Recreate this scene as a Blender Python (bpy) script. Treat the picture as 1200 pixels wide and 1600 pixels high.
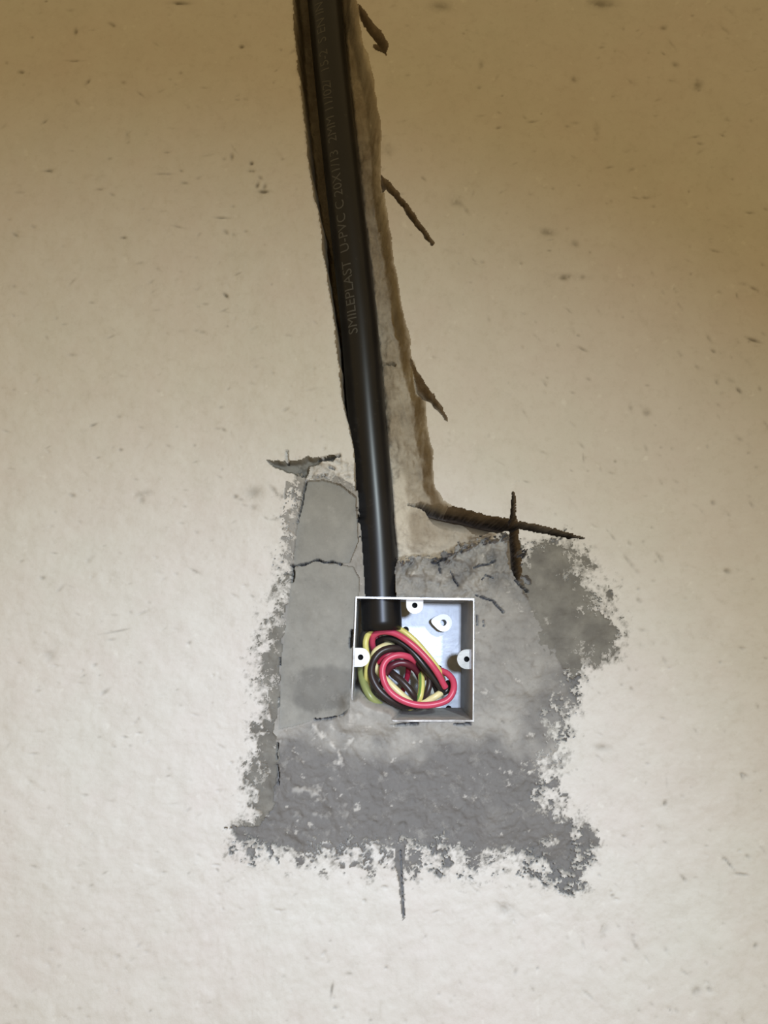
import bpy, bmesh, math
import numpy as np
from mathutils import Vector, Matrix, Quaternion

for o in list(bpy.data.objects):
    bpy.data.objects.remove(o, do_unlink=True)
scene = bpy.context.scene
COL = scene.collection

# ------------------------------------------------------------------ camera
F = 1020.0                      # focal length in pixels of the 1200x1600 frame
DIST = 0.40                     # camera to wall
PITCH = math.radians(10.0)
Z0 = 1.20                       # height of the camera above the floor
cam_d = bpy.data.cameras.new('camera')
cam = bpy.data.objects.new('camera', cam_d); COL.objects.link(cam)
cam_d.sensor_fit = 'VERTICAL'; cam_d.sensor_height = 32.0; cam_d.sensor_width = 24.0
cam_d.lens = 32.0 * F / 1600.0
cam_d.clip_start = 0.01
cam.location = (0, -DIST, Z0)
cam.rotation_euler = (math.radians(90) + PITCH, 0, 0)
scene.camera = cam

# ------------------------------------------------------------------ world, lights, exposure
w = bpy.data.worlds.new('world'); scene.world = w; w.use_nodes = True
bg = w.node_tree.nodes['Background']
bg.inputs[0].default_value = (1.0, 0.715, 0.33, 1); bg.inputs[1].default_value = 0.395

def light(name, kind, loc, energy, color, **kw):
    d = bpy.data.lights.new(name, kind); d.energy = energy; d.color = color
    for k, v in kw.items():
        if k != 'aim': setattr(d, k, v)
    o = bpy.data.objects.new(name, d); COL.objects.link(o); o.location = loc
    if 'aim' in kw:
        o.rotation_euler = (Vector(kw['aim']) - Vector(loc)).to_track_quat('-Z', 'Y').to_euler()
    return o
# hand lamp held to the side above the camera, pointed down at the foot of the patch
light('hand_lamp', 'SPOT', (0.308, -1.126, Z0 + 0.32), 37.0, (0.83, 0.955, 1.0),
      spot_size=math.radians(64), spot_blend=1.0, shadow_soft_size=0.025, aim=(-0.194, 0, Z0 - 0.328))
# the phone's own torch beside the lens
light('phone_torch', 'SPOT', (0.059, -0.42, Z0 + 0.023), 5.6, (0.62, 0.73, 1.0),
      spot_size=math.radians(104), spot_blend=1.0, shadow_soft_size=0.012, aim=(-0.094, 0, Z0 - 0.269))

vs = scene.view_settings
vs.view_transform = 'Standard'; vs.look = 'None'; vs.gamma = 1.0; vs.use_curve_mapping = False
vs.exposure = 0.0

# ------------------------------------------------------------------ pixel <-> wall plane
CP, SP = math.cos(PITCH), math.sin(PITCH)
def at(u, v, d=0.0):
    """point of the place whose pixel is (u, v) at depth d metres behind the wall face"""
    xc = (u - 600) / F; yc = (800 - v) / F
    t = (d + DIST) / (CP - yc * SP)
    return Vector((xc * t, d, Z0 + t * (SP + yc * CP)))
def atm(u, v, mm): return at(u, v, mm * 0.001)
def to_px(X, Z):
    zz = Z - Z0
    depth = DIST * CP + zz * SP
    up = -DIST * SP + zz * CP
    return 600 + F * X / depth, 800 - F * up / depth

# ------------------------------------------------------------------ numpy fields
rng = np.random.default_rng(7)
def vnoise(x, y, seed):
    xi = np.floor(x).astype(np.int64); yi = np.floor(y).astype(np.int64)
    fx = x - xi; fy = y - yi
    fx = fx * fx * (3 - 2 * fx); fy = fy * fy * (3 - 2 * fy)
    def h(a, b):
        n = (a * 374761393 + b * 668265263 + seed * 974711) & 0xFFFFFFFF
        n = ((n ^ (n >> 13)) * 1274126177) & 0xFFFFFFFF
        n = (n ^ (n >> 16)) & 0xFFFF
        return n / 32767.5 - 1.0
    return (h(xi, yi) * (1 - fx) + h(xi + 1, yi) * fx) * (1 - fy) + (h(xi, yi + 1) * (1 - fx) + h(xi + 1, yi + 1) * fx) * fy
def fbm(x, y, scale, octaves=4, seed=1, gain=0.55):
    a = 1.0; s = 0; t = 0
    for k in range(octaves):
        c, sn = math.cos(0.6 * k), math.sin(0.6 * k)
        s = s + a * vnoise((x * c - y * sn) / scale + 31.7 * k, (x * sn + y * c) / scale + 17.3 * k, seed + 13 * k)
        t += a * a; a *= gain; scale *= 0.5
    return s / math.sqrt(t) / 0.45       # about unit deviation
def sstep(a, b, x):
    t = np.clip((x - a) / (b - a), 0, 1); return t * t * (3 - 2 * t)
def seg_dist(U, V, a, b):
    ax, ay = a; bx, by = b
    dx, dy = bx - ax, by - ay; L = dx * dx + dy * dy + 1e-9
    t = np.clip(((U - ax) * dx + (V - ay) * dy) / L, 0, 1)
    return np.hypot(U - ax - t * dx, V - ay - t * dy)
def poly_sd(U, V, P):
    """signed distance in pixels, positive inside"""
    d = np.full(U.shape, 1e9); ins = np.zeros(U.shape, bool)
    n = len(P)
    for i in range(n):
        a, b = P[i], P[(i + 1) % n]
        d = np.minimum(d, seg_dist(U, V, a, b))
        if a[1] != b[1]:
            c = ((a[1] > V) != (b[1] > V)) & (U < (b[0] - a[0]) * (V - a[1]) / (b[1] - a[1]) + a[0])
            ins ^= c
    return np.where(ins, d, -d)
def poly_sd_local(U, V, P, pad=60):
    """the same, worked out only around the polygon"""
    xs = [p[0] for p in P]; ys = [p[1] for p in P]
    m = (U > min(xs) - pad) & (U < max(xs) + pad) & (V > min(ys) - pad) & (V < max(ys) + pad)
    out = np.full(U.shape, -1e3)
    if m.any(): out[m] = poly_sd(U[m], V[m], P)
    return out
def line_dist_local(U, V, P, pad=20):
    xs = [p[0] for p in P]; ys = [p[1] for p in P]
    m = (U > min(xs) - pad) & (U < max(xs) + pad) & (V > min(ys) - pad) & (V < max(ys) + pad)
    out = np.full(U.shape, 1e3)
    d = np.full(int(m.sum()), 1e3)
    for a, b in zip(P[:-1], P[1:]): d = np.minimum(d, seg_dist(U[m], V[m], a, b))
    out[m] = d
    return out

# ------------------------------------------------------------------ material helpers
def mat(name, rough=0.8, metallic=0.0, spec=0.5):
    m = bpy.data.materials.new(name); m.use_nodes = True
    nt = m.node_tree; b = nt.nodes['Principled BSDF']
    b.inputs['Roughness'].default_value = rough; b.inputs['Metallic'].default_value = metallic
    b.inputs['Specular IOR Level'].default_value = spec
    return m, nt, b
def N(nt, t, **kw):
    n = nt.nodes.new(t)
    for k, v in kw.items(): setattr(n, k, v)
    return n
def setin(nt, sock, v):
    if isinstance(v, (int, float)): sock.default_value = v
    elif isinstance(v, tuple): sock.default_value = v if len(v) == 4 else (*v, 1)
    else: nt.links.new(v, sock)
def mix(nt, fac, a, b, blend='MIX'):
    n = N(nt, 'ShaderNodeMix', data_type='RGBA', blend_type=blend)
    setin(nt, n.inputs[0], fac); setin(nt, n.inputs[6], a); setin(nt, n.inputs[7], b)
    return n.outputs[2]
def noise(nt, scale, detail=4, rough=0.6, vec=None, lo=0.3, hi=0.7):
    n = N(nt, 'ShaderNodeTexNoise'); n.inputs['Scale'].default_value = scale
    n.inputs['Detail'].default_value = detail; n.inputs['Roughness'].default_value = rough
    if vec is None:
        vec = N(nt, 'ShaderNodeTexCoord').outputs['Object']
    nt.links.new(vec, n.inputs['Vector'])
    r = N(nt, 'ShaderNodeMapRange'); r.inputs[1].default_value = lo; r.inputs[2].default_value = hi
    nt.links.new(n.outputs['Fac'], r.inputs[0])
    return r.outputs[0]
def attr(nt, name):
    return N(nt, 'ShaderNodeAttribute', attribute_name=name).outputs['Fac']
def mul(nt, a, k):
    n = N(nt, 'ShaderNodeMath', operation='MULTIPLY'); setin(nt, n.inputs[0], a); setin(nt, n.inputs[1], k); return n.outputs[0]
def bump(nt, b, hs, strength=0.5, dist=0.001):
    n = N(nt, 'ShaderNodeBump'); n.inputs['Strength'].default_value = strength; n.inputs['Distance'].default_value = dist
    nt.links.new(hs, n.inputs['Height']); nt.links.new(n.outputs[0], b.inputs['Normal'])

# plaster of the wall
m_wall, nt, b = mat('sandy_plaster', 0.62, spec=0.35)
c = mix(nt, noise(nt, 9, 3), (0.63, 0.62, 0.575), (0.64, 0.60, 0.565))
c = mix(nt, mul(nt, noise(nt, 26, 5, 0.7, lo=0.45, hi=0.7), 0.45), c, (0.655, 0.60, 0.575))
c = mix(nt, mul(nt, noise(nt, 42, 5, 0.7, lo=0.40, hi=0.72), 0.45), c, (0.71, 0.70, 0.665))
c = mix(nt, mul(nt, noise(nt, 75, 5, 0.75, lo=0.54, hi=0.75), 0.30), c, (0.47, 0.445, 0.40))
c = mix(nt, mul(nt, noise(nt, 160, 4, 0.7, lo=0.52, hi=0.75), 0.35), c, (0.50, 0.47, 0.41))
c = mix(nt, attr(nt, 'damp'), c, (0.215, 0.205, 0.18))
c = mix(nt, attr(nt, 'dirt'), c, (0.20, 0.18, 0.145))
c = mix(nt, attr(nt, 'fleck'), c, (0.77, 0.76, 0.72))
nt.links.new(c, b.inputs['Base Color'])
bump(nt, b, noise(nt, 420, 5, 0.75, lo=0, hi=1), 0.30, 0.0008)

# raw plaster and brick dust inside the chase
m_chase, nt, b = mat('raw_chase_plaster', 0.9, spec=0.2)
c = mix(nt, noise(nt, 45, 5, 0.7), (0.30, 0.25, 0.19), (0.46, 0.41, 0.33))
c = mix(nt, attr(nt, 'fleck'), c, (0.62, 0.57, 0.48))
c = mix(nt, mul(nt, noise(nt, 150, 4, 0.7, lo=0.5, hi=0.75), 0.5), c, (0.22, 0.18, 0.14))
nt.links.new(c, b.inputs['Base Color'])
bump(nt, b, noise(nt, 260, 5, 0.8, lo=0, hi=1), 0.6, 0.0015)

# brown mortar of the cuts, coloured darker to stand in for their shade
m_cut_shade, nt, b = mat('shade_darkened_mortar', 0.9, spec=0.2)
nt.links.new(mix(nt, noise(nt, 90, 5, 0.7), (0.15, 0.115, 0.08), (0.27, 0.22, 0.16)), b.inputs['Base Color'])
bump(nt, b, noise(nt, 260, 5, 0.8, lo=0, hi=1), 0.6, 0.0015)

def cement_mat(name, dry, damp, fleck=(0.60, 0.575, 0.53), bs=0.4):
    m, nt, b = mat(name, 0.8, spec=0.3)
    c = mix(nt, attr(nt, 'damp'), dry, damp)
    c = mix(nt, mul(nt, noise(nt, 60, 5, 0.7, lo=0.40, hi=0.75), 0.45), c, tuple(x * 0.72 for x in damp))
    c = mix(nt, mul(nt, noise(nt, 110, 5, 0.75, lo=0.55, hi=0.72), 0.5), c, dry)
    c = mix(nt, attr(nt, 'fleck'), c, fleck)
    c = mix(nt, attr(nt, 'dirt'), c, (0.10, 0.095, 0.085))
    nt.links.new(c, b.inputs['Base Color'])
    bump(nt, b, noise(nt, 350, 5, 0.75, lo=0, hi=1), bs, 0.001)
    return m
m_cement = cement_mat('grey_cement', (0.385, 0.37, 0.34), (0.185, 0.178, 0.172))
m_slab = cement_mat('smooth_grey_cement', (0.32, 0.312, 0.283), (0.19, 0.186, 0.172), bs=0.18)
m_film = cement_mat('thin_olive_cement', (0.25, 0.24, 0.212), (0.162, 0.154, 0.138))

# ------------------------------------------------------------------ outlines taken on the wall face
PIPE = [(-800, 427), (-600, 447), (-400, 467), (-200, 487), (-100, 497), (0, 507), (100, 516.5), (200, 527), (300, 538), (400, 549.5), (500, 560.5), (600, 569), (700, 577.5), (800, 586), (900, 593), (985, 597)]
def pipe_u(V): return np.interp(V, [p[0] for p in PIPE], [p[1] for p in PIPE])
CH_R = [(476, -800), (556, 0), (563, 40), (572, 75), (583, 110), (590, 170), (596, 230), (598, 280), (604, 335), (612, 385), (621, 430), (629, 475),
        (640, 520), (645, 560), (656, 592), (664, 620), (666, 660), (670, 690), (676, 705), (676, 755), (692, 782)]
CH_L = [(376, -800), (456, 0), (461, 60), (467, 130), (475, 200), (483, 250), (491, 300), (498, 350), (504, 400), (511, 450), (518, 500), (526, 560), (534, 620),
        (541, 660), (548, 700), (551, 760)]
CHANNEL = CH_R + [(720, 800), (745, 826), (780, 828), (768, 850), (740, 858), (700, 872), (650, 876), (626, 880), (600, 930), (566, 930), (556, 850)] + CH_L[::-1]
CEMENT = [(474, 750), (500, 748), (530, 752), (558, 772), (566, 850), (590, 876), (634, 876), (690, 868), (722, 856), (752, 846), (790, 832), (806, 850), (815, 880), (822, 862), (850, 852), (880, 842),
          (893, 862), (905, 895), (922, 930), (942, 955), (962, 985), (958, 1015), (930, 1036), (895, 1052), (884, 1075), (874, 1110), (868, 1145), (856, 1182), (840, 1205), (840, 1235),
          (852, 1262), (872, 1292), (896, 1300), (915, 1296), (927, 1318), (918, 1338), (900, 1346), (892, 1378), (872, 1362), (852, 1338), (790, 1334), (730, 1326), (680, 1324),
          (640, 1322), (600, 1321), (560, 1320), (460, 1322), (375, 1320), (366, 1306), (392, 1288), (398, 1255), (396, 1215), (402, 1160), (416, 1110), (418, 1060),
          (412, 1020), (424, 975), (446, 950), (450, 900), (452, 882), (458, 830), (466, 790)]
SLAB_A = [(477, 752), (505, 750), (532, 757), (556, 776), (560, 846), (546, 880), (530, 880), (512, 878), (495, 874), (475, 881), (457, 884), (462, 830)]
SLAB_B = [(457, 886), (475, 883), (495, 876), (512, 880), (530, 882), (552, 886), (562, 905), (560, 932), (551, 1020), (548, 1105), (535, 1117), (515, 1124), (492, 1125), (460, 1135), (435, 1140), (438, 1030), (445, 980), (452, 920)]
FILM_R = [(812, 835), (900, 835), (1000, 960), (1000, 1060), (880, 1060), (868, 1035), (842, 1000), (838, 960), (824, 925)]
FILM_L = [(300, 900), (452, 900), (441, 985), (437, 1040), (435, 1110), (432, 1180), (434, 1228), (424, 1262), (405, 1290), (300, 1300)]
# cuts left by the grinder and chisel: outline, depth in mm, pixels over which it reaches that depth
CUTS = [
    ('diagonal chisel cut beside the upper conduit', [(596, 276), (606, 282), (625, 305), (648, 335), (668, 364), (678, 380), (675, 385), (660, 366), (640, 340), (620, 314), (604, 296), (596, 300)], 7, 4),
    ('short wedge cut off the middle of the chase', [(640, 560), (652, 580), (664, 600), (676, 616), (688, 634), (700, 654), (698, 659), (684, 643), (672, 630), (658, 624), (646, 610)], 9, 8),
    ('long dark tapering cut right of the conduit', [(636, 783), (660, 780), (680, 786), (720, 795), (765, 806), (800, 813), (850, 823), (890, 833), (914, 842), (890, 841), (850, 834), (812, 826), (790, 830), (745, 836), (708, 838), (682, 818), (660, 790)], 20, 8),
    ('upright cut crossing the long dark cut', [(802, 767), (806, 790), (808, 815), (811, 850), (814, 890), (814, 909), (806, 902), (796, 880), (795, 850), (796, 815), (798, 790)], 14, 5),
    ('ragged cut above the smooth cement slab', [(417, 720), (440, 721), (449, 719), (470, 719), (480, 713), (498, 716), (518, 711), (532, 712), (520, 719), (498, 724), (484, 728), (478, 750), (462, 743), (440, 736), (426, 729)], 6, 5),
    ('chipped notch at the top of the chase', [(558, 4), (568, 16), (584, 38), (600, 58), (607, 72), (604, 88), (592, 80), (578, 74), (590, 70), (576, 52), (563, 34)], 8, 6),
    ('thin level cut left of the patch foot', [(348, 1294), (368, 1292), (392, 1294), (392, 1298), (368, 1297)], 5, 3),
]
CRACKS = [  # polyline, half width px, depth mm
    ([(455, 884), (466, 883), (476, 881), (486, 877), (495, 874), (506, 878), (518, 878), (532, 881)], 1.6, 5),
    ([(457, 884), (458, 894), (456, 908)], 2.2, 5),
    ([(492, 1125), (504, 1125), (515, 1124), (526, 1120), (536, 1117), (542, 1111), (547, 1104)], 1.5, 5),
    ([(437, 1028), (437, 1040)], 1.4, 3), ([(434, 1162), (432, 1176), (433, 1186)], 1.2, 3), ([(433, 1196), (435, 1212), (434, 1226)], 1.2, 3), ([(436, 1090), (435, 1104)], 1.0, 2),
    ([(720, 842), (722, 850), (724, 859)], 1.5, 4), ([(676, 877), (684, 878), (692, 873), (700, 870)], 1.8, 5),
    ([(687, 878), (689, 893)], 1.4, 4), ([(741, 887), (752, 882), (764, 881), (777, 874)], 1.7, 5),
    ([(745, 930), (756, 934), (770, 938), (778, 948), (786, 956)], 1.7, 5), ([(705, 893), (712, 905), (718, 914)], 1.5, 4),
    ([(808, 906), (815, 914), (823, 924)], 2.0, 5), ([(753, 905), (760, 898), (772, 902)], 1.4, 4),
    ([(612, 1131), (630, 1133), (652, 1131)], 2.4, 8), ([(710, 1132), (722, 1133), (734, 1131)], 2.2, 8),
    ([(549, 985), (548, 1000), (547, 1012)], 2.6, 8), ([(745, 962), (746, 976)], 1.4, 4), ([(755, 970), (756, 978)], 1.4, 4),
    ([(478, 750), (474, 765), (470, 790), (464, 815)], 1.5, 3), ([(640, 783), (652, 784), (664, 787)], 1.5, 5),
    ([(600, 553), (612, 552), (618, 556)], 1.5, 4), ([(626, 1330), (628, 1380), (631, 1430)], 1.2, 2),
    ([(497, 717), (513, 714), (530, 711)], 2.0, 5), ([(514, 728), (522, 732)], 2.0, 4), ([(448, 706), (449, 722)], 2.2, 3),
]
BOX = [(556, 932.5), (740.5, 935.5), (740, 1127), (547.5, 1127)]
LUMP = [(522, 1088), (552, 1090), (560, 1086), (568, 1092), (574, 1098), (586, 1103), (600, 1106), (612, 1110), (620, 1118), (616, 1134), (600, 1156), (520, 1156)]

# ------------------------------------------------------------------ the wall as relief: one rectilinear net of samples
def axis(spans):
    out = []
    for a, b_, s in spans:
        n = max(1, int(round((b_ - a) / s))); out += list(np.linspace(a, b_, n, endpoint=False))
    out.append(spans[-1][1]); return np.array(out)
xs = axis([(-1.5, -0.30, 0.06), (-0.30, -0.105, 0.0010), (-0.105, 0.15, 0.00055), (0.15, 0.30, 0.0010), (0.30, 1.5, 0.06)])
zs = axis([(-1.2, -0.27, 0.06), (-0.27, -0.165, 0.0010), (-0.165, 0.115, 0.00055), (0.115, 0.45, 0.0007), (0.45, 1.0, 0.008)]) + Z0
X, Z = np.meshgrid(xs, zs)
U, V = to_px(X, Z)
sh = U.shape
inframe = (U > -60) & (U < 1260) & (V > -60) & (V < 1660)
nA = fbm(U, V, 30, 5, 3); nB = fbm(U, V, 14, 4, 21); nC = fbm(U, V, 140, 3, 40); nD = fbm(U, V, 7, 3, 77)
depth = nC * 0.00035 + nA * 0.00015 + nB * 0.00007
dirt = np.zeros(sh); fleck = np.zeros(sh); damp = np.zeros(sh)

# specks, pits and float marks in the plaster
def pit(u, v, L, Wd, ang, amt, dp):
    p_ = at(u, v); e_ = (max(L, Wd) * 1.9 + 4) * 0.00052
    m = np.s_[np.searchsorted(zs, p_.z - e_):np.searchsorted(zs, p_.z + e_) + 1, np.searchsorted(xs, p_.x - e_):np.searchsorted(xs, p_.x + e_) + 1]
    du, dv = U[m] - u, V[m] - v
    c_, s_ = math.cos(ang), math.sin(ang)
    a_ = (du * c_ + dv * s_) / L; b_ = (-du * s_ + dv * c_) / Wd
    g = np.exp(-(a_ * a_ + b_ * b_) * 1.2) * np.clip(1 + 0.5 * nB[m], 0.1, 1.6)
    dirt[m] = np.maximum(dirt[m], np.clip(g * amt, 0, 0.9)); depth[m] += g * dp * 0.001
PITS = [(175, 38, 6, 3, .5, .7), (34, 114, 5, 3, 0, .7), (193, 129, 4, 3, 0, .8), (283, 115, 3, 3, 0, .6), (378, 73, 4, 3, 0, .7), (137, 128, 6, 2.5, -.9, .5), (118, 48, 3, 5, 0, .6),
        (121, 160, 5, 2.5, .9, .5), (160, 296, 8, 2, 0, .7), (176, 304, 5, 2, .5, .6), (193, 371, 5, 2, 0, .7), (280, 355, 10, 1.8, .25, .5), (345, 340, 12, 1.5, 0, .4), (255, 272, 14, 1.5, 0, .35),
        (393, 255, 3, 3, 0, .7), (396, 267, 7, 2, 0, .8), (407, 277, 5, 3, .5, .6), (402, 287, 3, 6, .2, .6), (412, 298, 8, 3, 0, .8), (414, 290, 3, 5, .4, .7), (353, 362, 5, 3, .6, .5), (365, 366, 4, 3, .6, .5),
        (353, 461, 7, 2.5, .8, .7), (362, 245, 3, 6, 0, .4), (280, 4, 14, 3, 0, .7), (200, 210, 4, 7, 0, .3), (75, 266, 9, 2, -.1, .5), (30, 300, 7, 2, 0, .4), (115, 95, 14, 1.5, 0, .4), (70, 190, 6, 2, -.6, .4),
        (688, 8, 16, 8, 0, .35), (712, 314, 10, 6, .7, .85), (726, 324, 10, 3, .9, .25), (940, 4, 26, 8, 0, .45), (1138, 16, 8, 4, .7, .6), (1088, 131, 9, 10, .6, .55), (1037, 43, 6, 4, 0, .5), (1053, 100, 7, 4, .2, .5),
        (898, 122, 6, 5, 0, .45), (932, 204, 6, 11, 0, .22), (752, 102, 4, 8, 0, .3), (1135, 186, 7, 4, .3, .4), (1051, 239, 3, 4, 0, .5), (889, 434, 24, 5, 0, .6), (910, 433, 5, 4, .4, .6), (853, 363, 14, 6, .2, .35),
        (898, 381, 7, 6, .5, .3), (1183, 455, 14, 2.5, .5, .6), (1160, 445, 6, 3, .2, .45), (1117, 392, 8, 2, .3, .4), (1177, 531, 12, 2.5, .35, .6), (1115, 548, 6, 2, .6, .55), (1089, 572, 5, 2.5, .9, .6), (1062, 552, 6, 3, .8, .5),
        (910, 545, 8, 2, .5, .4), (998, 632, 7, 3, 1.1, .5), (985, 635, 6, 3, 1.3, .45), (1011, 645, 9, 6, .9, .3), (1155, 610, 6, 2.5, .9, .5), (1195, 663, 8, 2.5, .9, .6), (1121, 596, 5, 2, 1, .45), (1154, 685, 6, 3, .6, .4),
        (604, 232, 12, 14, .2, .28), (224, 772, 12, 5, -.2, .45), (222, 782, 5, 7, 0, .4), (132, 672, 4, 3, -.7, .55), (145, 664, 6, 2, -.4, .5), (189, 703, 3, 2.5, 0, .6), (140, 872, 4, 8, .6, .35), (112, 774, 6, 3, .3, .35),
        (94, 919, 8, 2.5, -.8, .4), (66, 903, 4, 3, 0, .35), (180, 987, 20, 1.5, -.2, .5), (75, 1025, 9, 10, 0, .22), (162, 1082, 10, 3, -.7, .35), (398, 770, 14, 10, 0, .30), (397, 793, 6, 4, 0, .4), (368, 776, 4, 3, 0, .4),
        (425, 762, 10, 4, .9, .45), (518, 1548, 2, 12, .15, .6), (524, 1575, 4, 2, 0, .4), (942, 1458, 7, 12, .5, .30), (940, 1452, 3, 7, .4, .6), (985, 1460, 8, 3, .3, .55), (992, 1475, 3, 9, -.5, .55), (1042, 1486, 6, 3, .9, .65),
        (1070, 1520, 7, 2, .6, .4), (1088, 1549, 6, 7, .4, .45), (1108, 1546, 5, 3, .9, .4), (1068, 1372, 8, 2.5, .9, .5), (1140, 1350, 14, 1.6, .9, .5), (1160, 1367, 12, 2, .1, .35), (1181, 1478, 3, 5, .2, .6), (956, 1399, 3, 3, 0, .5),
        (1040, 1256, 3, 5, .2, .55), (1066, 1246, 4, 5, 0, .4), (1160, 1213, 3, 6, -.3, .4), (1003, 1164, 5, 3, .6, .5), (940, 1168, 14, 6, .1, .3), (790, 1420, 16, 10, .6, .28), (806, 1515, 3, 8, .2, .45), (925, 1560, 26, 2, .75, .35),
        (1148, 925, 6, 5, .4, .45), (998, 938, 5, 3, .7, .5), (985, 880, 22, 2.5, .9, .35), (1030, 870, 10, 2.5, 1, .35), (1136, 892, 6, 4, .5, .4), (1006, 847, 3, 3, 0, .5), (1175, 790, 7, 2.5, 1, .4), (1113, 786, 4, 4, 0, .45)]
for p in PITS: pit(*p, 0.7)
for k in range(1150):
    u, v = rng.uniform(-30, 1230), rng.uniform(-30, 1630)
    right = u > 700 and v > 380
    ang = rng.normal(0.75, 0.3) if right else rng.normal(0.0, 0.45)
    L = abs(rng.normal(0, 3.2)) + 2.0
    pit(u, v, L, rng.uniform(1.3, 2.6), ang, rng.uniform(.08, .40) ** 1.15, rng.uniform(.1, .6))
fleck += np.where(inframe, np.clip((nB - 2.0) * 0.6, 0, 0.5), 0)

# crumbly plaster beside the slab and on the fringe of the patch
chs = poly_sd_local(U, V, CHANNEL, 80); chs = np.where(V < -60, poly_sd(U, V, CHANNEL), chs)
pu = pipe_u(V)
nL = fbm(U - pu, V / 2.6, 26, 4, 63); nM = fbm(U, V, 46, 4, 65)
ch_edge = chs + nL * 1.6 + nB * 0.5
in_ch = ch_edge > 0
low = sstep(690, 800, V)
right_side = sstep(6, 34, U - pu)
floor_d = 0.029 * (1 - right_side) + (0.017 * (1 - low) + 0.011 * low) * right_side
floor_d = floor_d + 0.014 * (1 - right_side) + (nL * 0.0013 * (1 - low) + nM * 0.0011 + nA * 0.0006 + nB * 0.00035) * np.where(U > pu, 1, 0.6)
ramp_w = np.where(U < pu, 9.0, 17.0)
prof = sstep(0, 1, np.clip(ch_edge / ramp_w, 0, 1))
depth = np.where(in_ch, depth * (1 - prof) + floor_d * prof, depth)
# worn shoulder of the left edge, and a lighter shelf of plaster hugging the conduit lower down
shoulder = np.exp(-np.clip(-ch_edge, 0, 99) / 5.0) * (~in_ch) * (U < pu)
depth += shoulder * 0.0012
fleck = np.where(in_ch, np.clip(0.3 * nM + 0.05, 0, 0.45) + sstep(28, 34, U - pu) * (1 - sstep(46, 56, U - pu + nA * 3)) * sstep(690, 760, V) * 1.0, fleck)
fleck = np.clip(fleck, 0, 1)

# cuts
cut_id = np.full(sh, -1)
for i, (_, P, dmm, wpx) in enumerate(CUTS):
    s = poly_sd_local(U, V, P, 25) + nD * 0.7
    k = s > 0
    dd = np.clip(s / wpx, 0, 1) * dmm * 0.001
    if i == 2:   # deepest under its upper lip, running out to a slope below
        top = np.interp(U, [636, 660, 720, 765, 800, 914], [781, 779, 794, 805, 812, 841])
        dd = np.clip(s / 2.0, 0, 1) * (0.038 * np.exp(-np.clip(V - top - 7, 0, 99) / 13.0) + 0.004)
    if i == 3:   # deepest along its right lip
        rt = np.interp(V, [767, 815, 909], [804, 809, 815])
        dd = np.clip(s / 2.0, 0, 1) * (0.022 * np.exp(-np.clip(rt - U - 5, 0, 99) / 5.0) + 0.002)
    depth = np.where(k, np.maximum(depth, depth * 0.3 + dd), depth)
    cut_id = np.where(k & ~(in_ch & (ch_edge > 6)), i, cut_id)

# cement
csd = poly_sd_local(U, V, CEMENT, 120)
def spot(u, v, ru, rv): return np.exp(-(((U - u) / ru) ** 2 + ((V - v) / rv) ** 2))
S = 7 + 34 * spot(650, 1360, 260, 50) + 26 * spot(870, 1220, 60, 80) + 18 * spot(925, 930, 90, 90) + 15 * spot(400, 1140, 50, 180) + 12 * spot(430, 830, 40, 130) + 14 * spot(880, 1090, 60, 70)
nE = fbm(U, V, 18, 5, 55, 0.85)
spat = csd / S + np.clip(nE, -2.6, 1.5) * 0.85 + 0.12
cem = (spat > 0) & (csd > -75)
# drips and crumbs left of the slab
cem |= (poly_sd_local(U, V, [(446, 752), (474, 752), (462, 830), (452, 880), (434, 880)], 10) > 0) & (0.6 * nE + 0.6 * nD > 0.15)
cem |= poly_sd_local(U, V, [(612, 1316), (634, 1316), (630, 1345), (629, 1380), (633, 1436), (629, 1438), (624, 1385), (618, 1345)], 10) + nD * 1.2 > 0
flush = cem & ((ch_edge < 14) | (csd > -4)) & ~((cut_id == 2) | (cut_id == 3))
sA = poly_sd_local(U, V, SLAB_A); sB = poly_sd_local(U, V, SLAB_B)
inA = (sA > 0) & (csd > -6); inB = (sB > 0) & (csd > -6)
fR = poly_sd_local(U, V, FILM_R); fL = poly_sd_local(U, V, FILM_L)
inF = cem & ((fR > nA * 9 + nB * 5) | (fL > nA * 3)) & ~inA & ~inB
cem |= inA | inB
body = cem & ~inF & ~inA & ~inB
hand = fbm(U, V, 70, 4, 91)
cd = np.where(body, 0.0004 + hand * 0.0008 + nB * 0.00035 + nD * 0.00012, 0)
cd = np.where(inA, 0.0026 - np.clip(sA, 0, 60) * 0.000012 + hand * 0.0003, cd)
cd = np.where(inB, 0.0014 + hand * 0.0004 + nB * 0.0001, cd)
cd = np.where(inF, -0.0003 + nB * 0.0003, cd)
# broken top edge of the fill, right of the conduit
rg = sstep(962, 900, V + nA * 8) * sstep(604, 614, U) * sstep(838, 815, U)
cd = np.where(body, cd * (1 - rg) + rg * (0.004 + nA * 0.0016 + nB * 0.0012 + 0.004 * sstep(900, 860, V)), cd)
merge = cem & ~((cut_id == 2) | (cut_id == 3))
depth = np.where(merge, cd, depth)
depth = np.where(cem & (cut_id == 3), np.maximum(depth, cd), depth)
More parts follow.
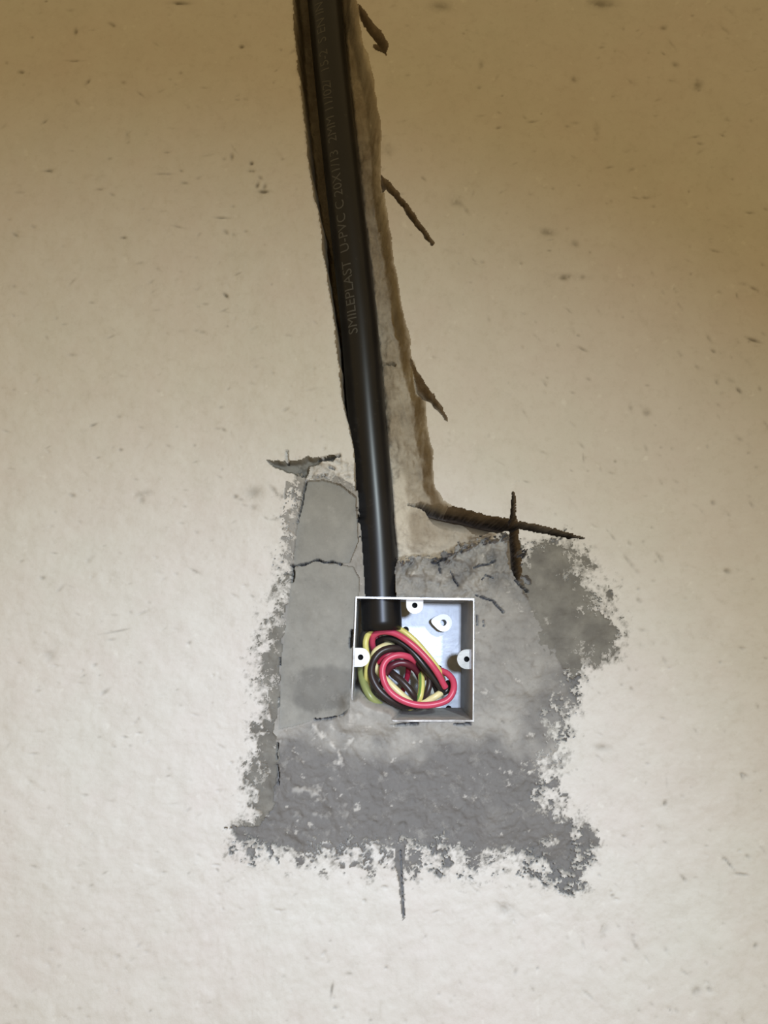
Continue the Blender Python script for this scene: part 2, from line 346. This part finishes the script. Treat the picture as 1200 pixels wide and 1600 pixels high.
# margin of thin cement is proud of the plaster, pieces of plaster show through it
damp = np.where(body, np.clip(sstep(1130, 1215, V + hand * 22) * 0.85 + 0.35 + hand * 0.12 - 0.5 * spot(640, 1150, 150, 45) - 0.35 * spot(560, 1180, 50, 40), 0, 1), damp)
sd_ = sstep(735, 790, U + nA * 12) * sstep(1215, 1110, V + nA * 20)
damp = np.where(body, damp * (1 - sd_) + sd_ * np.clip(0.72 + hand * 0.24 - 0.6 * spot(785, 1115, 42, 45) - 0.2 * spot(750, 980, 30, 60), 0, 1), damp)
damp = np.where(body, damp * (1 - rg) + rg * np.clip(0.5 + 0.3 * nA, 0, 1), damp)
damp = np.where(inA, np.clip(0.32 + hand * 0.12, 0, 1), damp)
damp = np.where(inB, np.clip(0.18 + 0.75 * sstep(0.25, 0.55, spot(512, 1078, 62, 36) + nA * 0.08) + hand * 0.12 + nA * 0.05, 0, 1), damp)
damp = np.where(inF, np.clip(0.6 + 0.3 * nA, 0, 1), damp)
fleck = np.where(cem, np.clip((-0.7 * nE - 0.7 * nB - 1.9) * 1.2, 0, 0.6) * np.where(inA | inB, 0.15, 1) + np.where(body & (U < 560) & (V > 1130), np.clip((nB - 1.0) * 0.5, 0, 0.6) * spot(510, 1180, 70, 90) * 1.6, 0), fleck)
fleck = np.clip(fleck, 0, 1)
fringe = np.clip(sstep(-1.5, 0.15, csd / S + nE * 0.55 + nD * 0.3) * 0.75, 0, 0.75) * (csd > -95)
brk = sstep(0.25, 0.6, spot(512, 734, 44, 20) + nE * 0.10) * (~in_ch) * (~cem)      # broken plaster over the slab
depth = depth + brk * (0.0012 + nA * 0.0010 + nB * 0.0008)
damp = np.where(~cem & ~in_ch, np.maximum(fringe, brk * np.clip(0.25 + nB * 0.25, 0, 0.7)), damp)
dirt = np.where(cem, np.clip((nD - 2.0) * 0.5, 0, 0.5), dirt)
# the foot of the patch runs down into a thin cut
# cracks
for P, hw, dmm in CRACKS:
    dl = line_dist_local(U, V, P) + nD * 0.5
    g = np.clip(1 - dl / (hw * 0.8 + 0.5), 0, 1)
    depth = np.maximum(depth, depth + sstep(0, 0.45, g) * dmm * 0.0017)
# cement squeezed over the corner of the box, sloping down into it
bsd = poly_sd_local(U, V, BOX)
lump = poly_sd_local(U, V, LUMP) + nC * 1.0
inL = (lump > -14) & (bsd > -26) & (U < 640)
ld = -0.0027 + hand * 0.0004 + nB * 0.0003 + 0.050 * np.clip((9 - lump) / 22, 0, 1) ** 1.6 * sstep(-1, 4, bsd)
mL = inL & (lump > -13)
fade = np.where(bsd > 0, 1.0, sstep(-25, -1, bsd) * sstep(-13, 3, lump))
depth = np.where(mL, ld * fade + depth * (1 - fade), depth)
body |= mL & (bsd > -2); cem |= mL & (bsd > -2)
for f_ in (inA, inB, inF): f_ &= ~(mL & (bsd > -2))
damp = np.where(mL & (bsd > -2), 0.05, damp); fleck = np.where(mL & (bsd > -2), np.clip(nB * 0.3, 0, 0.4), fleck)
depth = np.where((bsd > 0.5) & ~mL, 0.05, depth)
# room for the conduit
half = 29.0
bed = np.abs(U - pu) < half - 5
depth = np.where(bed & (V < 940), np.maximum(depth, 0.0305), depth)

verts = np.stack([X, depth, Z], -1).reshape(-1, 3)
nr, nc = sh
ii = np.arange(nr * nc).reshape(nr, nc)
quads = np.stack([ii[:-1, :-1], ii[:-1, 1:], ii[1:, 1:], ii[1:, :-1]], -1).reshape(-1, 4)
def cell(a): return a[:-1, :-1].reshape(-1)
def cellf(a): return (0.25 * (a[:-1, :-1] + a[1:, :-1] + a[:-1, 1:] + a[1:, 1:])).reshape(-1)
hole = (cellf(bsd) > 0.5) & ~cell(mL)
lab = np.zeros(len(quads), int)                       # 0 wall
lab[cell(in_ch)] = 1
cc = cell(cut_id); lab[cc >= 0] = 10 + cc[cc >= 0]
lab[cell(body) & ~((cc == 2) | (cc == 3) | (cc == 4))] = 2
lab[cell(inA)] = 3; lab[cell(inB)] = 4; lab[cell(inF) & ~((cc == 2) | (cc == 3))] = 5
lab[cell(bed & (V < 930))] = 1
lab[hole] = -1

def net(name, sel, material, parent=None):
    q = quads[sel]
    idx, inv = np.unique(q.reshape(-1), return_inverse=True)
    me = bpy.data.meshes.new(name)
    me.vertices.add(len(idx)); me.vertices.foreach_set('co', verts[idx].astype(np.float32).reshape(-1))
    nq = len(q)
    me.loops.add(nq * 4); me.loops.foreach_set('vertex_index', inv.astype(np.int32).reshape(-1))
    me.polygons.add(nq); me.polygons.foreach_set('loop_start', np.arange(0, nq * 4, 4, dtype=np.int32))
    me.polygons.foreach_set('use_smooth', np.ones(nq, bool))
    me.update(calc_edges=True)
    for an, arr in (('dirt', dirt), ('fleck', fleck), ('damp', damp)):
        a = me.attributes.new(an, 'FLOAT', 'POINT'); a.data.foreach_set('value', arr.reshape(-1)[idx].astype(np.float32))
    me.materials.append(material)
    o = bpy.data.objects.new(name, me); COL.objects.link(o)
    if parent: o.parent = parent
    return o
wall = net('wall_back', lab == 0, m_wall)
wall['kind'] = 'structure'; wall['label'] = 'rough sandy beige plaster wall chased out for a conduit'; wall['category'] = 'wall'
chase = net('chase', lab == 1, m_chase, wall); chase['label'] = 'raw brown channel cut into the plaster for the conduit'
patch = net('cement_patch', lab == 2, m_cement, wall); patch['label'] = 'grey cement fill around the metal box, damp and darker towards its foot'
o = net('cement_slab', lab == 3, m_slab, patch); o['label'] = 'smooth grey cement slab left of the lower conduit'
o = net('cement_slab', lab == 4, m_slab, patch); o['label'] = 'smooth grey cement strip left of the metal box'
o = net('cement_film', lab == 5, m_film, patch); o['label'] = 'thin olive grey cement smeared over the plaster at the fringe'
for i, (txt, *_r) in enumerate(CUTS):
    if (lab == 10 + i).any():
        o = net('cut', lab == 10 + i, m_film if i == 4 else m_cut_shade, wall); o['label'] = txt

# ------------------------------------------------------------------ mesh helpers for the things
def link(name, bm, material, parent=None, smooth=True):
    me = bpy.data.meshes.new(name); bmesh.ops.recalc_face_normals(bm, faces=bm.faces); bm.to_mesh(me); bm.free()
    if smooth: me.polygons.foreach_set('use_smooth', np.ones(len(me.polygons), bool))
    me.materials.append(material)
    o = bpy.data.objects.new(name, me); COL.objects.link(o)
    if parent:
        o.parent = parent; o.matrix_parent_inverse = parent.matrix_world.inverted()
    return o
def empty(name, loc, label, cat, group=None):
    o = bpy.data.objects.new(name, None); COL.objects.link(o); o.location = loc; o.empty_display_size = 0.02
    o.matrix_world = Matrix.Translation(loc)
    o['label'] = label; o['category'] = cat
    if group: o['group'] = group
    return o
def catmull(P, n):
    P = [P[0] * 2 - P[1]] + list(P) + [P[-1] * 2 - P[-2]]
    out = []
    for i in range(1, len(P) - 2):
        p0, p1, p2, p3 = P[i - 1], P[i], P[i + 1], P[i + 2]
        for k in range(n):
            t = k / n
            out.append(0.5 * ((2 * p1) + (p2 - p0) * t + (2 * p0 - 5 * p1 + 4 * p2 - p3) * t * t + (3 * p1 - p0 - 3 * p2 + p3) * t ** 3))
    out.append(P[-2]); return out
def frames(path):
    T = [(path[min(i + 1, len(path) - 1)] - path[max(i - 1, 0)]).normalized() for i in range(len(path))]
    n = T[0].orthogonal().normalized(); out = []
    for i, t in enumerate(T):
        if i: n = T[i - 1].rotation_difference(t) @ n
        n = (n - t * n.dot(t)).normalized()
        out.append((t, n, t.cross(n)))
    return out
def tube(bm, path, r, sides=12, caps=True, r_in=None):
    fr = frames(path); rings = []
    uvl = bm.loops.layers.uv.verify()
    def ring_set(rad):
        rs = []
        for p, (t, n, b_) in zip(path, fr):
            rs.append([bm.verts.new(p + (n * math.cos(a) + b_ * math.sin(a)) * rad) for a in [2 * math.pi * k / sides for k in range(sides)]])
        return rs
    def skin(rs):
        for i in range(len(rs) - 1):
            for k in range(sides):
                f = bm.faces.new((rs[i][k], rs[i][(k + 1) % sides], rs[i + 1][(k + 1) % sides], rs[i + 1][k]))
                for lp, (uu, vv) in zip(f.loops, ((k, i), (k + 1, i), (k + 1, i + 1), (k, i + 1))):
                    lp[uvl].uv = (uu / sides, vv / max(1, len(rs) - 1))
    rs = ring_set(r); skin(rs)
    if r_in:
        ri = ring_set(r_in); skin(ri)
        for e in (0, -1):
            for k in range(sides):
                bm.faces.new((rs[e][k], rs[e][(k + 1) % sides], ri[e][(k + 1) % sides], ri[e][k]))
    elif caps:
        bm.faces.new(rs[0]); bm.faces.new(rs[-1])
def plate(outer, holes, fn, th, bm=None):
    """sheet with round holes; outer and holes in 2-D, fn maps (a, b, t) to 3-D, th is the thickness"""
    bm = bm or bmesh.new()
    loops2 = [outer] + [[(cx + r * math.cos(2 * math.pi * k / 20), cy + r * math.sin(2 * math.pi * k / 20)) for k in range(20)] for cx, cy, r in holes]
    layers = []
    for t in (0.0, th):
        es = []; ls = []
        for L in loops2:
            vsx = [bm.verts.new(fn(a, b_, t)) for a, b_ in L]
            es += [bm.edges.new((vsx[k], vsx[(k + 1) % len(vsx)])) for k in range(len(vsx))]
            ls.append(vsx)
        bmesh.ops.triangle_fill(bm, use_beauty=True, use_dissolve=False, edges=es)
        layers.append(ls)
    for l0, l1 in zip(*layers):
        for k in range(len(l0)):
            bm.faces.new((l0[k], l0[(k + 1) % len(l0)], l1[(k + 1) % len(l1)], l1[k]))
    return bm

# ------------------------------------------------------------------ conduit
R_PIPE = 0.0126
def pipe_mm(v): return float(np.interp(v, [-800, 0, 500, 900, 985], [11, 11.5, 14, 15.5, 15.5]))
pp = [atm(u, v, pipe_mm(v)) for v, u in PIPE]
path = catmull(pp, 6)
m_pipe, nt, b = mat('black_pvc', 0.4, spec=0.42)
c = mix(nt, noise(nt, 40, 4), (0.006, 0.0065, 0.008), (0.010, 0.010, 0.012))
c = mix(nt, mul(nt, noise(nt, 130, 4, 0.7, lo=0.62, hi=0.8), 0.15), c, (0.18, 0.17, 0.15))
nt.links.new(c, b.inputs['Base Color'])
nt.links.new(noise(nt, 60, 3, lo=-0.6, hi=1.6), b.inputs['Roughness'])
r_ = b.inputs['Roughness'].links[0].from_node; r_.inputs[3].default_value = 0.30; r_.inputs[4].default_value = 0.37
m_print, nt, b = mat('grey_print', 0.6); b.inputs['Base Color'].default_value = (0.066, 0.065, 0.062, 1)
pipe = empty('conduit_pipe', pp[-1], 'glossy black plastic conduit pipe running down the chase into the metal box', 'pipe')
bm = bmesh.new(); tube(bm, path, R_PIPE, 48, r_in=R_PIPE - 0.0016)
link('pipe_body', bm, m_pipe, pipe)
# printed lettering wrapped around the pipe, reading upwards
fc = bpy.data.curves.new('lettering', 'FONT')
fc.body = 'SMILEPLAST  U-PVC C 20X1/13  2MM 11/02/  15-2  S EN IN'; fc.size = 1.0; fc.resolution_u = 3; fc.space_character = 1.0
to = bpy.data.objects.new('lettering_source', fc); COL.objects.link(to)
bpy.context.view_layer.update()
tm = bpy.data.meshes.new_from_object(to.evaluated_get(bpy.context.evaluated_depsgraph_get()))
bpy.data.objects.remove(to, do_unlink=True)
co = np.empty(len(tm.vertices) * 3, np.float32); tm.vertices.foreach_get('co', co); co = co.reshape(-1, 3)
bm = bmesh.new(); bm.from_mesh(tm); bpy.data.meshes.remove(tm)
bmesh.ops.subdivide_edges(bm, edges=[e for e in bm.edges if e.calc_length() > 0.3], cuts=2)
start, end = atm(560.5 + 3, 528, 2), atm(508, 14, 2)
length = (end - start).length
wid = max(v.co.x for v in bm.verts); CAPH = 0.0068
axis_len = [0.0]
for a, b_ in zip(path[:-1], path[1:]): axis_len.append(axis_len[-1] + (b_ - a).length)
def on_axis(s):
    i = int(np.searchsorted(axis_len, s)); i = max(1, min(len(path) - 1, i))
    t = (s - axis_len[i - 1]) / (axis_len[i] - axis_len[i - 1])
    return path[i - 1].lerp(path[i], t), (path[i] - path[i - 1]).normalized()
s_start = min(range(len(path)), key=lambda i: abs(path[i].z - start.z)); s0 = axis_len[s_start]
for v in bm.verts:
    along = v.co.x / wid * length; up = v.co.y / 0.73 * CAPH
    c_, t_ = on_axis(s0 - along)
    # angle around the pipe: letters stand across it, tops to the left when the line reads upwards
    ang = math.radians(-22) - (up - CAPH / 2) / R_PIPE
    front = Vector((0, -1, 0)); front = (front - t_ * front.dot(t_)).normalized(); side = Vector((1, 0, 0)); side = (side - t_ * side.dot(t_) - front * side.dot(front)).normalized()
    v.co = c_ + (front * math.cos(ang) + side * math.sin(ang)) * (R_PIPE + 0.00008)
lt = link('lettering', bm, m_print, pipe, smooth=False); lt['label'] = 'faint grey printed lettering reading up the pipe'

# ------------------------------------------------------------------ metal box
m_zinc, nt, b = mat('galvanised_steel', 0.42, metallic=0.55, spec=0.6)
c = mix(nt, noise(nt, 90, 4, 0.7), (0.50, 0.53, 0.535), (0.64, 0.67, 0.67))
c = mix(nt, mul(nt, noise(nt, 130, 5, 0.75, lo=0.55, hi=0.72), 0.55), c, (0.42, 0.41, 0.38))
nt.links.new(c, b.inputs['Base Color']); bump(nt, b, noise(nt, 300, 3), 0.08, 0.0006)
m_zdull, nt, b = mat('galvanised_steel_dusty', 0.55, metallic=0.35, spec=0.5)
c = mix(nt, noise(nt, 80, 5, 0.7), (0.42, 0.43, 0.42), (0.60, 0.61, 0.60))
c = mix(nt, mul(nt, noise(nt, 140, 5, 0.75, lo=0.5, hi=0.7), 0.6), c, (0.45, 0.43, 0.40))
nt.links.new(c, b.inputs['Base Color']); bump(nt, b, noise(nt, 300, 4), 0.15, 0.0008)
m_lug, nt, b = mat('bright_zinc', 0.4, metallic=0.0, spec=0.6)
nt.links.new(mix(nt, noise(nt, 120, 3), (0.80, 0.82, 0.82), (0.90, 0.91, 0.91)), b.inputs['Base Color'])
m_tab, nt, b = mat('polished_zinc', 0.45, metallic=0.5, spec=0.6); b.inputs['Base Color'].default_value = (0.92, 0.93, 0.93, 1)
m_dust, nt, b = mat('steel_under_cement_dust', 0.8)
nt.links.new(mix(nt, noise(nt, 110, 5, 0.75), (0.36, 0.355, 0.34), (0.60, 0.59, 0.57)), b.inputs['Base Color'])
m_hole, nt, b = mat('dark_hole', 0.9); b.inputs['Base Color'].default_value = (0.01, 0.01, 0.01, 1)

TL, TR, BR, BL = [at(u, v, 0) for u, v in BOX]
BD = 0.060                      # depth of the box
TH = 0.0007
FRONT = -0.0010                 # the rim stands a millimetre proud
cen = (TL + TR + BR + BL) / 4
box = empty('socket_box', Vector((cen.x, BD, cen.z)), 'square galvanised steel socket box set open in the grey cement', 'socket box')
def at_y(p, y): return Vector((p.x, y, p.z))
def side(p, q, inward, holes=(), material=m_zdull):
    ex = (q - p).normalized(); L = (q - p).length
    n = Vector(inward)
    fn = lambda a, d, t: Vector((p.x, 0, p.z)) + ex * a + Vector((0, d, 0)) + n * t
    bm = plate([(0, FRONT), (L, FRONT), (L, BD), (0, BD)], holes, fn, TH)
    return link('side_wall', bm, material, box, smooth=False)
pc, pt = on_axis(0), None
# where the conduit goes through the top sheet
best = min(path, key=lambda p: abs(p.z - TL.z)); 
i_b = min(range(len(path) - 1), key=lambda i: abs((path[i].z + path[i + 1].z) / 2 - TL.z))
t_b = (TL.z - path[i_b].z) / (path[i_b + 1].z - path[i_b].z); cpt = path[i_b].lerp(path[i_b + 1], t_b)
o = side(TL, TR, (0, 0, -1), [((cpt - Vector((TL.x, cpt.y, cpt.z))).length, cpt.y, R_PIPE + 0.0003)])
o['label'] = 'top sheet of the box with the conduit through it'
side(BL, BR, (0, 0, 1), material=m_dust)['label'] = 'bottom sheet of the box dusted with cement'; side(TL, BL, (1, 0, 0)); side(TR, BR, (-1, 0, 0))
# bright cut edge of the sheet
m_rim, nt, b = mat('bright_rim', 0.3, metallic=0.5); nt.links.new(mix(nt, noise(nt, 70, 4, 0.7, lo=0.35, hi=0.6), (0.34, 0.33, 0.31), (0.80, 0.80, 0.78)), b.inputs['Base Color'])
bm = bmesh.new()
ring_o = [at_y(p, FRONT - 0.0002) for p in (TL, TR, BR, BL)]
wl, wr, wt, wb = 0.0007, 0.0004, 0.0010, 0.0009          # bent and filed unevenly: left, right, top, bottom
ins = [Vector((wl, 0, -wt)), Vector((-wr, 0, -wt)), Vector((-wr, 0, wb)), Vector((wl, 0, wb))]
dy = Vector((0, 0.0012, 0))
vo0 = [bm.verts.new(p - i * 0.1) for p, i in zip(ring_o, ins)]; vi0 = [bm.verts.new(p + i) for p, i in zip(ring_o, ins)]
vo1 = [bm.verts.new(p - i * 0.1 + dy) for p, i in zip(ring_o, ins)]; vi1 = [bm.verts.new(p + i + dy) for p, i in zip(ring_o, ins)]
for k in range(4):
    j = (k + 1) % 4
    bm.faces.new((vo0[k], vo0[j], vi0[j], vi0[k])); bm.faces.new((vo1[k], vi1[k], vi1[j], vo1[j]))
    bm.faces.new((vo0[k], vo1[k], vo1[j], vo0[j])); bm.faces.new((vi0[k], vi0[j], vi1[j], vi1[k]))
o = link('rim', bm, m_rim, box, smooth=False); o['label'] = 'bright bare edge of the steel box'
# back plate with punched holes
def back2(u, v): p = atm(u, v, BD * 1000); return (p.x, p.z)
HOLES = [(634, 984, 0.0022), (684, 1046, 0.0032), (701, 1107, 0.0020), (664, 1109, 0.0024), (612, 1040, 0.003)]
hl = [(*back2(u, v), r) for u, v, r in HOLES]
fn = lambda a, b_, t: Vector((a, BD + t, b_))
bm = plate([(TL.x, TL.z), (TR.x, TR.z), (BR.x, BR.z), (BL.x, BL.z)], hl, fn, TH)
link('back_plate', bm, m_zinc, box, smooth=False)
for a, b_, r in hl:
    bm = bmesh.new(); tube(bm, [Vector((a, BD + 0.0013, b_)), Vector((a, BD + 0.006, b_))], r + 0.0003, 16)
    o = link('punched_hole', bm, m_hole, box)
# screw lugs: D-shaped tabs bent in from the rim, each with a threaded hole
def lug(u, v, hu, hv, halfw, reach, dirn, mm, material, label=None, tilt=0.0):
    """root at pixel (u, v) on the side wall, reaching inward along dirn (unit 2-D in x, z)"""
    p = atm(u, v, mm); d = Vector((dirn[0], 0, dirn[1])); s = Vector((-dirn[1], 0, dirn[0]))
    out = [(-halfw, -0.0005), (halfw, -0.0005), (halfw, reach - halfw)]
    out += [(halfw * math.cos(a), reach - halfw + halfw * math.sin(a)) for a in [math.pi * k / 14 for k in range(1, 14)]] + [(-halfw, reach - halfw)]
    fn = lambda a, b_, t: p + s * a + d * b_ + Vector((0, t + b_ * tilt, 0))
    hr = 0.0017; hb = reach - halfw
    bm = plate(out, [(0, hb, hr)], fn, 0.0013)
    o = link('screw_lug', bm, material, box, smooth=False)
    if label: o['label'] = label
    bm = bmesh.new(); c0 = fn(0, hb, 0.0006); tube(bm, [c0, c0 + Vector((0, 0.006, 0))], hr + 0.0009, 16, r_in=hr - 0.0001)
    link('lug_thread', bm, m_hole, o)
    bm = bmesh.new(); tube(bm, [c0 + Vector((0, 0.004, 0)), c0 + Vector((0, 0.0065, 0))], hr + 0.0005, 16)
    link('thread_end', bm, m_hole, o)
lug(648, 935, 0, 0, 0.0052, 0.0094, (0, -1), 3.0, m_lug)
lug(552, 1027, 0, 0, 0.0056, 0.0100, (1, 0), 3.0, m_lug)
lug(739.5, 1030, 0, 0, 0.0058, 0.0098, (-1, 0), 5.0, m_zdull, 'cement-crusted screw lug')
# earth tab on the back plate: teardrop, standing off the plate
p = atm(693, 973, 46); bm = None
out = []
for k in range(24):
    a = 2 * math.pi * k / 24; r = 0.0058
    x_, z_ = r * math.cos(a), r * math.sin(a)
    tip = max(0.0, math.cos(a - math.radians(170))) ** 6
    out.append((x_ + tip * -0.0026, z_ + tip * 0.0004))
bm = plate(out, [(0, 0, 0.0022)], lambda a, b_, t: Vector((p.x + a, p.y + t, p.z + b_)), 0.0014)
o = link('earth_tab', bm, m_tab, box, smooth=False); o['label'] = 'bright teardrop earth tab with a round hole'
bm = bmesh.new(); tube(bm, [p + Vector((0, 0.0008, 0)), Vector((p.x, BD, p.z))], 0.0036, 16, r_in=0.0021); link('tab_post', bm, m_zdull, o)

# ------------------------------------------------------------------ wires
def wire_mat(name, col, stripe=None, rough=0.35):
    m, nt, b = mat(name, rough, spec=0.5)
    c = mix(nt, noise(nt, 120, 3), tuple(x * 0.85 for x in col), col)
    if stripe:
        uv = N(nt, 'ShaderNodeTexCoord').outputs['UV']; sx = N(nt, 'ShaderNodeSeparateXYZ'); nt.links.new(uv, sx.inputs[0])
        r = N(nt, 'ShaderNodeValToRGB'); r.color_ramp.interpolation = 'CONSTANT'
        e = r.color_ramp.elements; e[0].position = 0; e[0].color = (0, 0, 0, 1); e[1].position = stripe[1]; e[1].color = (1, 1, 1, 1)
        n_ = e.new(stripe[2]); n_.color = (0, 0, 0, 1)
        nt.links.new(sx.outputs[0], r.inputs[0]); c = mix(nt, r.outputs[0], c, stripe[0])
    nt.links.new(c, b.inputs['Base Color'])
    return m
m_red = wire_mat('red_insulation', (0.66, 0.075, 0.145))
m_dred = wire_mat('deep_red_insulation', (0.42, 0.02, 0.055))
m_yel = wire_mat('yellow_insulation', (0.78, 0.71, 0.22), ((0.16, 0.30, 0.07), 0.62, 0.75))
m_cream = wire_mat('pale_yellow_insulation', (0.88, 0.79, 0.42))
m_olive = wire_mat('olive_green_insulation', (0.30, 0.33, 0.12), ((0.50, 0.48, 0.17), 0.3, 0.6))
m_mar = wire_mat('maroon_insulation', (0.13, 0.02, 0.035))
m_blk = wire_mat('black_insulation', (0.020, 0.020, 0.019), rough=0.32)
m_brn = wire_mat('brown_black_insulation', (0.034, 0.022, 0.022), rough=0.35)
m_cu, nt, b = mat('copper', 0.3, metallic=1.0); b.inputs['Base Color'].default_value = (0.7, 0.35, 0.2, 1)
WIRES = [
 ('red wire arching over the coil and cut off at the lower right', m_red, 1.95, [(600, 1040, 34), (588, 1024, 26), (582, 1008, 17), (583, 995, 13), (592, 988, 11), (606, 987, 10), (622, 992, 9), (640, 1004, 8), (658, 1020, 8), (673, 1037, 8), (685, 1054, 9), (693, 1069, 11), (696, 1074, 12)]),
 ('red wire in the big front loop of the coil', m_red, 2.0, [(604, 940, 16), (604, 968, 19), (615, 990, 27), (640, 1012, 29), (664, 1034, 24), (682, 1045, 18), (698, 1052, 14), (708, 1064, 11), (708, 1080, 8), (698, 1094, 7), (676, 1101, 6), (650, 1101, 6), (626, 1093, 6), (608, 1079, 6), (599, 1061, 6), (598, 1043, 7), (606, 1030, 8), (621, 1024, 9), (637, 1026, 11), (650, 1034, 16), (658, 1046, 24), (662, 1060, 34)]),
 ('deep red wire half hidden inside the front red loop', m_dred, 1.75, [(598, 945, 18), (592, 980, 26), (586, 1015, 26), (590, 1034, 16), (597, 1028, 14), (609, 1022, 14), (622, 1018, 17), (636, 1030, 24), (638, 1048, 26), (634, 1066, 30), (628, 1082, 40)]),
 ('yellow and green wire looping up the side and over the red arch', m_yel, 1.85, [(578, 1088, 28), (574, 1070, 19), (573, 1056, 13), (574, 1042, 11), (575, 1030, 10), (572, 1016, 10), (571.5, 1002, 10), (576, 990, 12), (585, 984, 16), (596, 979, 18), (607, 977, 15), (620, 981, 13), (634, 989, 12), (650, 1003, 12), (664, 1019, 12), (676, 1034, 12), (686, 1048, 14), (692, 1062, 22)]),
 ('olive green wire at the lower left, sinking into the cement', m_olive, 2.3, [(590, 950, 20), (578, 985, 30), (566, 1020, 26), (564, 1040, 20), (566, 1060, 15), (572, 1077, 12), (581, 1091, 11), (594, 1102, 14), (606, 1112, 24)]),
 ('pale yellow wire crossing inside the front red loop', m_cream, 2.1, [(624, 1009, 26), (610, 1008, 18), (597, 1011, 14), (586, 1019, 13), (583, 1031, 14), (587, 1043, 14), (595, 1054, 15), (605, 1064, 13), (616, 1075, 12), (628, 1086, 12), (641, 1096, 13), (656, 1100, 14), (670, 1094, 13), (684, 1086, 13), (694, 1078, 18)]),
 ('yellow and green wire standing upright behind the red loop', m_yel, 2.1, [(655, 1030, 34), (657, 1046, 24), (658.5, 1060, 18), (658.5, 1075, 15), (656, 1089, 13), (649, 1099, 16), (640, 1106, 24)]),
 ('black wire arching around the mouth of the conduit', m_blk, 2.3, [(572, 1050, 30), (567, 1030, 20), (566, 1012, 15), (567, 996, 13), (574, 983, 12), (587, 976, 12), (601, 975, 13), (615, 983, 16), (630, 996, 22), (640, 1012, 30)]),
 ('black wire following close under the red arch', m_blk, 2.0, [(588, 1018, 26), (591, 1004, 20), (604, 998, 15), (620, 1001, 13), (637, 1012, 12), (652, 1027, 11), (664, 1042, 11), (676, 1058, 12), (685, 1071, 13), (693, 1081, 15), (700, 1076, 16), (701, 1066, 20)]),
 ('dark wire circling outside the front red loop', m_brn, 2.3, [(660, 1040, 32), (648, 1024, 22), (632, 1015, 16), (614, 1013, 12), (598, 1017, 10), (587, 1027, 9), (581, 1041, 9), (581, 1056, 9), (588, 1072, 9), (599, 1085, 9), (614, 1096, 10), (630, 1102, 13), (646, 1102, 18), (658, 1098, 28)]),
 ('dark wire slanting down through the middle of the coil', m_brn, 2.3, [(610, 1030, 34), (608, 1044, 22), (614, 1053, 15), (625, 1062, 13), (636, 1073, 12), (645, 1085, 12), (651, 1097, 15)]),
 ('dark wire bowed between the upright yellow wire and the cut end', m_brn, 2.0, [(640, 1020, 30), (655, 1032, 24), (668, 1050, 17), (671, 1065, 14), (668, 1080, 13), (660, 1094, 15), (648, 1104, 22)]),
 ('maroon wire curving just inside the top of the front red loop', m_mar, 2.2, [(596, 1072, 26), (602, 1054, 17), (610, 1042, 14), (624, 1036, 14), (638, 1038, 15), (650, 1047, 19), (658, 1062, 28)]),
 ('second dark wire beneath the red arch', m_brn, 2.0, [(606, 1006, 24), (622, 1008, 19), (640, 1020, 16), (654, 1036, 15), (667, 1052, 15), (680, 1072, 18), (684, 1084, 24)]),
]
for txt, m_, r_mm, pts in WIRES:
    P = catmull([atm(*p) for p in pts], 7)
    root = empty('wire', P[0], txt, 'wire', 'wires coiled in the metal box')
    bm = bmesh.new(); tube(bm, P, r_mm * 0.001, 14); link('insulation', bm, m_, root)
    d_ = (P[-1] - P[-2]).normalized()
    bm = bmesh.new(); tube(bm, [P[-1] - d_ * 0.001, P[-1] + d_ * 0.0004], 0.0007, 10); link('copper_core', bm, m_cu, root)
